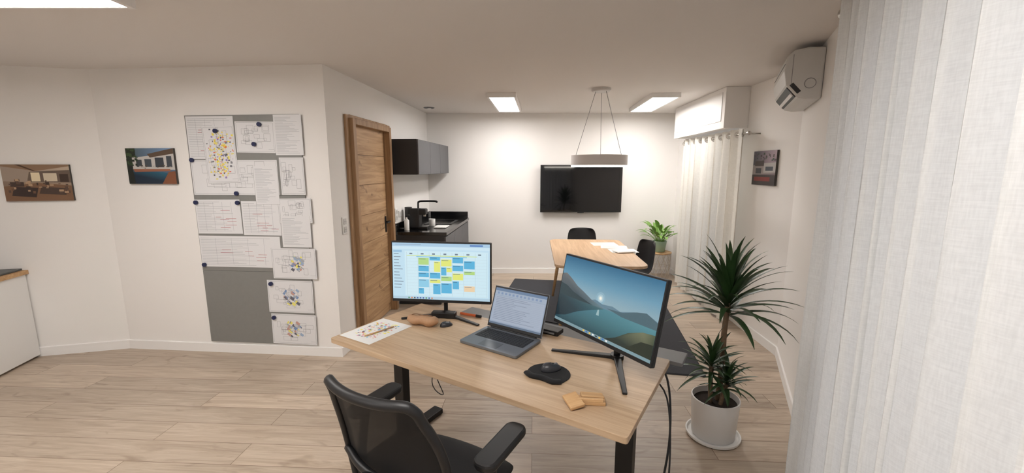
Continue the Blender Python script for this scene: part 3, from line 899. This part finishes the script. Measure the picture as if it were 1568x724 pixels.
layers(p, 'screen_image', art_doc(.340, .205), M_screen, (0, -.0018, .123), step=.0002)

# mouse pad + mice
g = group('mouse_pad', (.165, 1.755, .7405), DR)
pts = []
for i in range(48):
    a = 2 * pi * i / 48
    r = .098
    x, y = r * cos(a), .092 * sin(a)
    if y < -.03: x *= 1.0 + .12 * sin(min(1, (-y - .03) / .05) * pi / 2)
    if y < -.07 : y += .018 * max(0, 1 - (x / .05) ** 2)
    pts.append((x, y))
prism(g, 'mat', pts, 0, .004, M_fabric, bev=.001)
sweep(g, 'wrist_rest', [(-.085, -.05, .008), (-.05, -.07, .010), (0, -.062, .010), (.05, -.07, .010), (.085, -.05, .008)], .017, M_fabric, flat=.45)
def mouse(name, loc, rz, s=1.):
    g = group(name, loc, rz)
    vs, fs = [], []
    nu, nv = 20, 10
    for j in range(nv + 1):
        ph = (pi / 2) * j / nv
        for i in range(nu):
            a = 2 * pi * i / nu
            x = .031 * s * cos(a) * cos(ph) ** .6 * (1 - .10 * sin(a)); y = .052 * s * sin(a) * cos(ph) ** .6
            z = .032 * s * sin(ph) * (1 - .18 * sin(a))
            vs.append((x, y, z))
    for j in range(nv):
        for i in range(nu):
            i2 = (i + 1) % nu
            fs.append((j*nu+i, j*nu+i2, (j+1)*nu+i2, (j+1)*nu+i))
    fs.append(tuple(range(nu))[::-1])
    mesh(g, 'shell', vs, fs, mat('mouse_grey', (50, 51, 56), .35), smooth=True)
    cyl(g, 'wheel', (0, .026 * s, .024 * s), .008 * s, .006, M_grey, (0, pi/2, 0))
    return g
mouse('computer_mouse', (.178, 1.785, .7447), DR + radians(-40), .95)
mouse('computer_mouse.001', (-.385, 2.335, .7405), radians(-60), .75)

# phone stand wooden
g = group('wooden_phone_stand', (.285, 1.515, .7405), radians(-5))
box(g, 'base', (.015, .01, .008), (.13, .055, .015), M_wood, bev=.003)
box(g, 'rest', (-.045, -.02, .020), (.06, .075, .014), M_wood, rot=(radians(12), radians(-6), radians(25)), bev=.003)
box(g, 'lip', (.02, -.012, .022), (.10, .012, .014), M_wood, bev=.002)
box(g, 'prop', (.03, .02, .022), (.09, .035, .013), M_wood, rot=(0, radians(6), radians(8)), bev=.003)

# leather pouch
g = group('leather_pencil_pouch', (-.525, 2.345, .7405), radians(-18))
vs, fs = [], []
nu, nv = 18, 14
for j in range(nv + 1):
    t = j / nv; x = -.105 + .21 * t
    rr = (max(0, 1 - abs(2 * t - 1) ** 3.2)) ** .5
    for i in range(nu):
        a = 2 * pi * i / nu
        y = .036 * rr * cos(a) * (1 + .12 * sin(9 * t)); z = .030 * rr * sin(a) * (1 + .10 * sin(7 * t + 2)) + .030 + .004 * sin(5*t*pi)
        vs.append((x, y, max(.0, z)))
for j in range(nv):
    for i in range(nu):
        i2 = (i + 1) % nu
        fs.append((j*nu+i, j*nu+i2, (j+1)*nu+i2, (j+1)*nu+i))
mesh(g, 'body', vs, fs, mat('tan_leather', (172, 132, 98), .6, bump=.4, bscale=80, var=.12), smooth=True)
sweep(g, 'zipper', [(-.095, 0, .044), (-.05, .002, .064), (0, -.002, .062), (.05, .002, .064), (.095, 0, .042)], .0026, mat('zip', (120, 86, 60), .5))

g = group('docking_station', (.215, 2.235, .7405), radians(-34))
box(g, 'body', (0, 0, .014), (.13, .075, .027), M_black, bev=.005)
box(g, 'port_face', (0, -.038, .014), (.09, .002, .01), M_grey, bev=0)
sweep(g, 'cable', [(-.06, .0, .014), (-.10, .01, .012), (-.13, .06, .006), (-.10, .12, .005), (-.02, .13, .005)], .0035, M_black)
g = group('orange_marker_pen', (-.27, 2.50, .7405), radians(-25))
cyl(g, 'barrel', (0, 0, .009), .008, .12, mat('orange_plastic', (206, 98, 50), .5), (0, pi/2, 0))
cyl(g, 'cap', (.07, 0, .009), .009, .035, M_black, (0, pi/2, 0))

# papers
def sheets(name, loc, rz, specs):
    g = group(name, loc, rz)
    its = []
    for k, (cx, cy, w, h, r, kind) in enumerate(specs):
        R = radians(r)
        def tr(a, b): return (cx + a * cos(R) - b * sin(R), cy + a * sin(R) + b * cos(R))
        def rect(a, b, c, d): return [tr(a, b), tr(c, b), tr(c, d), tr(a, d)]
        lv = 1 + k * 2.5
        its.append((rect(-w/2, -h/2, w/2, h/2), (230, 230, 228), lv))
        rr = random.Random(k + 5)
        if kind == 'col':
            for q in range(150):
                a = rr.uniform(-w*.42, w*.36); b = rr.uniform(-h*.42, h*.36)
                its.append((rect(a, b, a + rr.uniform(.004, .018), b + rr.uniform(.004, .016)),
                            rr.choice([(238, 226, 110), (120, 192, 220), (222, 130, 110), (150, 150, 155), (240, 230, 130), (226, 170, 190), (228, 228, 226), (228, 228, 226), (110, 110, 116)]), lv + 1 + q * .007))
        else:
            for q in range(18):
                z = h/2 - .02 - q * (h - .04) / 18
                its.append((rect(-w*.42, z, -w*.42 + w*.84*rr.uniform(.4, 1), z + .002), (165, 165, 170), lv + 1))
    layers(g, 'sheet', its, M_art, (0, 0, .0002), (-pi/2, 0, 0), step=.0004)
    return g
q = dl(-.682, -.145)
g = sheets('paper_plans', (q[0], q[1], .7402), DR, [(0, 0, .245, .31, 0, 'txt'), (-.004, .005, .22, .28, 3, 'col')])
sweep(g, 'pencil', [(.02, -.10, .007), (.05, .08, .007)], .004, M_wood, res=1, n=6)

# ------------------------------------------------------------------ office chair
g = group('office_chair', (-.305, 1.44, 0), radians(-29))
cyl(g, 'gas_lift', (0, 0, .26), .025, .26, M_blackm)
cyl(g, 'hub', (0, 0, .12), .04, .08, M_black)
for i in range(5):
    a = radians(90 + 72 * i + 20)
    sweep(g, 'base_arm_%d' % i, [(.02 * cos(a), .02 * sin(a), .125), (.17 * cos(a), .17 * sin(a), .105), (.29 * cos(a), .29 * sin(a), .075)], .024, M_black, r_end=.016, flat=.7)
    cyl(g, 'caster_stem_%d' % i, (.285 * cos(a), .285 * sin(a), .06), .008, .04, M_blackm)
    for s in (-1, 1):
        cyl(g, 'caster_%d_%d' % (i, s), (.285 * cos(a) - s * .013 * sin(a), .285 * sin(a) + s * .013 * cos(a), .0255), .025, .016, M_black, (pi/2, 0, a), n=20)
box(g, 'mechanism', (0, -.02, .405), (.20, .26, .05), M_black, bev=.012)
def cushion(parent, name, w, d, t, c, m):
    nx, ny = 12, 12
    vs, fs = [], []
    for lay in (0, 1):
        for j in range(ny + 1):
            for i in range(nx + 1):
                u, v = i / nx * 2 - 1, j / ny * 2 - 1
                x = u * sqrt(1 - v*v*.22); y = v * sqrt(1 - u*u*.22)
                e = max(abs(u), abs(v))
                th = (1 - e ** 5)
                if lay: z = t * .5 + t * .45 * th - .012 * (1 - abs(u)) * (1 - abs(v)) + (-.02 * max(0, v - .5) * 2)
                else: z = t * .5 - t * .45 * th + (-.02 * max(0, v - .5) * 2)
                vs.append((x * w/2, y * d/2, z))
    K = (nx + 1) * (ny + 1)
    for j in range(ny):
        for i in range(nx):
            a = j * (nx + 1) + i
            fs.append((K + a, K + a + 1, K + a + nx + 2, K + a + nx + 1))
            fs.append((a, a + nx + 1, a + nx + 2, a + 1))
    ring = [i for i in range(nx + 1)] + [j * (nx + 1) + nx for j in range(1, ny + 1)] + [ny * (nx + 1) + i for i in range(nx - 1, -1, -1)] + [j * (nx + 1) for j in range(ny - 1, 0, -1)]
    for q in range(len(ring)):
        a, b = ring[q], ring[(q + 1) % len(ring)]
        fs.append((a, b, K + b, K + a))
    mesh(parent, name, vs, fs, m, c, smooth=True, sub=1)
cushion(g, 'seat', .52, .50, .075, (0, .02, .43), M_fabric)
def bk(u, v):
    w = .195 + .03 * sin(pi * min(1, v * 1.1)) - .035 * max(0, v - .8) * 5 * .3
    x = u * w
    z = .53 + .44 * v
    y = -.235 - .10 * v - .03 * sin(pi * v) * -1 + .045 * u * u
    return Vector((x + .01, y, z))
nu, nv = 16, 16
vs = [bk(i / nu * 2 - 1, j / nv) for j in range(nv + 1) for i in range(nu + 1)]
fs = [(j*(nu+1)+i, j*(nu+1)+i+1, (j+1)*(nu+1)+i+1, (j+1)*(nu+1)+i) for j in range(nv) for i in range(nu)]
mesh(g, 'back_mesh', vs, fs, seethru('chair_mesh', (18, 18, 20), .04, .8), smooth=True)
path = [bk(-1, t) for t in (0, .15, .3, .45, .6, .75, .9, .97)] + [bk(u, 1.03) for u in (-.9, -.6, -.3, 0, .3, .6, .9)] + [bk(1, t) for t in (.97, .9, .75, .6, .45, .3, .15, 0)] + \
       [bk(u, -.03) for u in (.9, .5, 0, -.5, -.9)] + [bk(-1, 0)]
sweep(g, 'back_frame', path, .017, M_black, res=3, flat=.8)
sweep(g, 'lumbar_bar', [bk(-1, .3) + Vector((0, -.01, 0)), bk(-.5, .3) + Vector((0, -.02, 0)), bk(0, .3) + Vector((0, -.025, 0)), bk(.5, .3) + Vector((0, -.02, 0)), bk(1, .3) + Vector((0, -.01, 0))], .014, M_black)
sweep(g, 'spine', [(0, -.06, .40), (0, -.22, .41), (0, -.285, .48), (0, -.30, .60), (0, -.305, .70)], .026, M_black, flat=.6)
for s, nm in ((-1, 'left'), (1, 'right')):
    ax = .34 if s < 0 else .28
    sweep(g, 'arm_support_' + nm, [(s * .10, -.03, .415), (s * (ax - .05), -.04, .425), (s * ax, -.04, .48), (s * ax, -.01, .665)], .02, M_black, flat=.8)
    prism(g, 'arm_pad_' + nm, rrect(.085, .27, .035), .665, .695, M_black, (s * ax, .045, 0), bev=.009)

# ------------------------------------------------------------------ rug
g = group('area_rug', (.80, 4.635, 0), radians(-10))
M_rug = mat('charcoal_rug', (60, 61, 66), .98, bump=1, bscale=260, var=.35)
box(g, 'pile', (0, 0, .005), (2.0, 2.7, .009), M_rug, bev=.003)
box(g, 'binding', (0, 0, .0025), (2.02, 2.72, .005), mat('rug_binding', (46, 46, 50), .9), bev=.001)
RZ = .0098

# ------------------------------------------------------------------ meeting table
g = group('meeting_table', (.885, 4.56, 0), radians(-3))
prism(g, 'tabletop', rrect(.88, 1.5, .10, 8), .722, .75, M_oaktab, bev=.005)
for sx in (-1, 1):
    for sy in (-1, 1):
        sweep(g, 'leg_%d_%d' % (sx, sy), [(sx * .30, sy * .58, .722), (sx * .39, sy * .68, RZ + .004)], .026, M_wood, r_end=.016, res=1, n=16)
    box(g, 'apron_side_%d' % sx, (sx * .31, 0, .695), (.022, 1.16, .05), M_oaktab)
for sy in (-1, 1):
    box(g, 'apron_end_%d' % sy, (0, sy * .59, .695), (.60, .022, .05), M_oaktab)
sheets('meeting_papers', (1.12, 4.75, .7505), radians(-3), [(-.02, .22, .297, .21, 5, 'txt'), (.06, .02, .297, .21, -8, 'txt'), (.12, -.20, .297, .21, 4, 'txt')])
g = group('notebook', (1.22, 4.48, .755), radians(12))
box(g, 'cover', (0, 0, .006), (.2, .15, .010), M_trim, bev=.002)
box(g, 'pages', (0, 0, .012), (.19, .14, .003), M_white, bev=.001)

# dining chairs
M_shell = mat('black_shell', (24, 24, 27), .45)
def shellchair(name, loc, rz):
    g = group(name, loc, rz)     # faces +y local
    prof = [(.21, .445), (.15, .452), (.05, .443), (-.08, .438), (-.16, .455), (-.205, .51), (-.225, .60), (-.24, .70), (-.252, .79), (-.256, .815)]
    vs, fs = [], []
    nu = 14
    for j, (y, z) in enumerate(prof):
        t = j / (len(prof) - 1)
        w = .225 if t < .55 else .225 - .05 * (t - .55) / .45
        if j == 0: w = .20
        if j == len(prof) - 1: w = .13
        for i in range(nu + 1):
            u = i / nu * 2 - 1
            lift = .035 * abs(u) ** 3 * (1 - .6 * t) if t < .5 else 0
            fwd = .07 * abs(u) ** 2.2 if t > .4 else .02 * abs(u) ** 2 * t
            vs.append((u * w, y + fwd, z + lift))
    for j in range(len(prof) - 1):
        for i in range(nu):
            a = j * (nu + 1) + i
            fs.append((a, a + 1, a + nu + 2, a + nu + 1))
    mesh(g, 'shell', vs, fs, M_shell, smooth=True, solid=.012, sub=1)
    for sx in (-1, 1):
        for sy in (-1, 1):
            sweep(g, 'leg_%d_%d' % (sx, sy), [(sx * .13, sy * .12 + .0, .43), (sx * .21, sy * .20, 0.004)], .014, M_black, r_end=.009, res=1, n=12)
        sweep(g, 'rail_%d' % sx, [(sx * .13, -.13, .425), (sx * .13, .13, .425)], .010, M_black, res=1)
    return g
shellchair('dining_chair', (.98, 5.62, RZ), radians(180))
shellchair('dining_chair.001', (1.385, 4.74, RZ), radians(100))

# ------------------------------------------------------------------ big potted dracaena
M_leaf = mat('dracaena_leaf', (44, 70, 36), .4, bscale=9, var=.45)
M_leaf2 = mat('pothos_leaf', (120, 160, 76), .45, bscale=14, var=.5)
M_bark = mat('dracaena_bark', (112, 92, 72), .9, bump=1, bscale=60, var=.3)
M_soil = mat('potting_soil', (42, 32, 26), 1, bump=1, bscale=80, var=.5)
def leafset(parent, name, specs, m, nseg=9):
    vs, fs = [], []
    for (base, az, el, ln, w, droop, fold) in specs:
        p = Vector(base); e = el
        side = Vector((-sin(az), cos(az), 0))
        B = len(vs)
        for s in range(nseg + 1):
            t = s / nseg
            d = Vector((cos(az) * cos(e), sin(az) * cos(e), sin(e)))
            up = side.cross(d) * -1
            ww = w * (min(1, .45 + t * 2.2)) * (1 - t ** 2.2) ** .8 + .0006
            vs += [p - side * ww + up * ww * fold, p.copy(), p + side * ww + up * ww * fold]
            p = p + d * (ln / nseg)
            e -= droop / nseg * (0.5 + t)
        for s in range(nseg):
            a = B + s * 3
            fs += [(a, a + 1, a + 4, a + 3), (a + 1, a + 2, a + 5, a + 4)]
    return mesh(parent, name, vs, fs, m, smooth=True)
g = group('potted_dracaena', (1.255, 2.385, 0))
lathe(g, 'saucer', [(0, .001), (.14, .001), (.155, .012), (.158, .028), (.150, .028), (.143, .014), (0, .012)], M_white, n=56)
lathe(g, 'pot', [(0, .013), (.118, .013), (.124, .02), (.136, .235), (.138, .262), (.131, .265), (.127, .24), (.125, .225), (0, .225)], mat('white_ceramic', (228, 226, 224), .3), n=56)
lathe(g, 'soil', [(0, .238), (.06, .236), (.124, .230), (.125, .226)], M_soil, n=40)
top = Vector((.05, .04, .85))
sweep(g, 'trunk', [(.02, .01, .22), (.035, .02, .45), (.035, .03, .66), top], .019, M_bark, r_end=.015)
sweep(g, 'trunk_short_a', [(-.035, -.01, .22), (-.045, -.01, .38), (-.05, -.02, .47)], .013, M_bark)
sweep(g, 'trunk_short_b', [(.01, -.04, .22), (.02, -.05, .33), (.03, -.06, .38)], .012, M_bark)
r = random.Random(11)
sp = []
for i in range(58):
    az = i * 2.39996 + r.uniform(-.2, .2)
    t = i / 57
    el = radians(12 + 76 * t + r.uniform(-10, 10))
    sp.append((top + Vector((.012 * cos(az), .012 * sin(az), -.08 + .16 * t)), az, el, r.uniform(.35, .45) * (1 - .18 * t), r.uniform(.018, .023), radians(r.uniform(40, 80)) * (1 - .3 * t), .3))
leafset(g, 'crown_leaves', sp, M_leaf)
sp = []
for i in range(40):
    az = i * 2.39996; t = i / 39
    sp.append((Vector((-.05, -.02, .42 + .10 * t)), az, radians(-15 + 95 * t + r.uniform(-10, 10)), r.uniform(.17, .25), r.uniform(.011, .015), radians(r.uniform(30, 80)), .35))
for i in range(30):
    az = i * 2.39996 + 1; t = i / 29
    sp.append((Vector((.03, -.06, .34 + .08 * t)), az, radians(-10 + 90 * t + r.uniform(-10, 10)), r.uniform(.14, .21), r.uniform(.011, .015), radians(r.uniform(30, 80)), .35))
leafset(g, 'lower_leaves', sp, M_leaf, 7)

# ------------------------------------------------------------------ small plant on wire stand
PX, PY = 2.20, 6.13
g = group('wire_side_table', (PX, PY, .0005))
M_wire = mat('wire_cream', (196, 184, 170), .5)
Rt, Ht = .165, .42
lathe(g, 'tray', [(0, Ht - .01), (Rt + .008, Ht - .01), (Rt + .012, Ht), (Rt + .008, Ht + .006), (0, Ht + .006)], M_wood, n=40)
def ring(parent, name, R, z, m, rr=.004):
    lathe(parent, name, [(R + rr * cos(2*pi*k/8), z + rr * sin(2*pi*k/8)) for k in range(9)], m, n=36)
ring(g, 'ring_top', Rt, Ht - .02, M_wire); ring(g, 'ring_bottom', Rt * .85, .005, M_wire); ring(g, 'ring_mid', Rt * .98, .2, M_wire, .003)
for i in range(12):
    a = 2 * pi * i / 12
    for s in (-1, 1):
        b = a + s * .8; cmid = a + s * .4
        sweep(g, 'wire_%d_%d' % (i, s), [(Rt * cos(a), Rt * sin(a), Ht - .02), (Rt * .98 * cos(cmid), Rt * .98 * sin(cmid), .2), (Rt * .85 * cos(b), Rt * .85 * sin(b), .005)], .0028, M_wire, res=3, n=6)
g = group('potted_pothos', (PX, PY, .427))
lathe(g, 'pot', [(0, .0), (.07, .0), (.078, .01), (.098, .15), (.102, .165), (.094, .165), (.09, .14), (0, .135)], mat('green_ceramic', (152, 176, 152), .35), n=40)
lathe(g, 'soil', [(0, .145), (.09, .142)], M_soil, n=30)
r = random.Random(2)
sp = []
for i in range(36):
    az = i * 2.39996; t = i / 35
    el = radians(35 + 50 * t)
    L0 = r.uniform(.10, .26)
    dirv = Vector((cos(az) * cos(el), sin(az) * cos(el), sin(el)))
    if dirv.x > 0: L0 *= .75
    base = Vector((.04 * cos(az), .04 * sin(az), .14))
    tip = base + dirv * L0
    sweep(g, 'petiole_%d' % i, [base, (base + tip) / 2 + Vector((0, 0, .01)), tip], .003, M_leaf2, res=2, n=6)
    sp.append((tip, az + r.uniform(-.4, .4), el - .2, r.uniform(.14, .20) * (.8 if dirv.x > .2 else 1.15), r.uniform(.030, .042), radians(r.uniform(50, 100)), .2))
leafset(g, 'leaves', sp, M_leaf2, 7)

# ------------------------------------------------------------------ world + camera
w = bpy.data.worlds.new('World'); S.world = w; w.use_nodes = True
bg = w.node_tree.nodes['Background']
sky = w.node_tree.nodes.new('ShaderNodeTexSky')
try:
    sky.sky_type = 'HOSEK_WILKIE'
    sky.sun_direction = (-.3, -.4, .6); sky.turbidity = 6
except Exception: pass
w.node_tree.links.new(sky.outputs[0], bg.inputs['Color'])
bg.inputs['Strength'].default_value = 2.0

cd = bpy.data.cameras.new('Camera')
cam = bpy.data.objects.new('Camera', cd)
cd.sensor_fit = 'HORIZONTAL'; cd.sensor_width = 36; cd.lens = 36 * 640 / 1568
cd.clip_start = .03
cam.location = (0, 0, 1.65)
cam.rotation_euler = (radians(90 - 9.23), 0, 0)
COL.objects.link(cam)
S.camera = cam
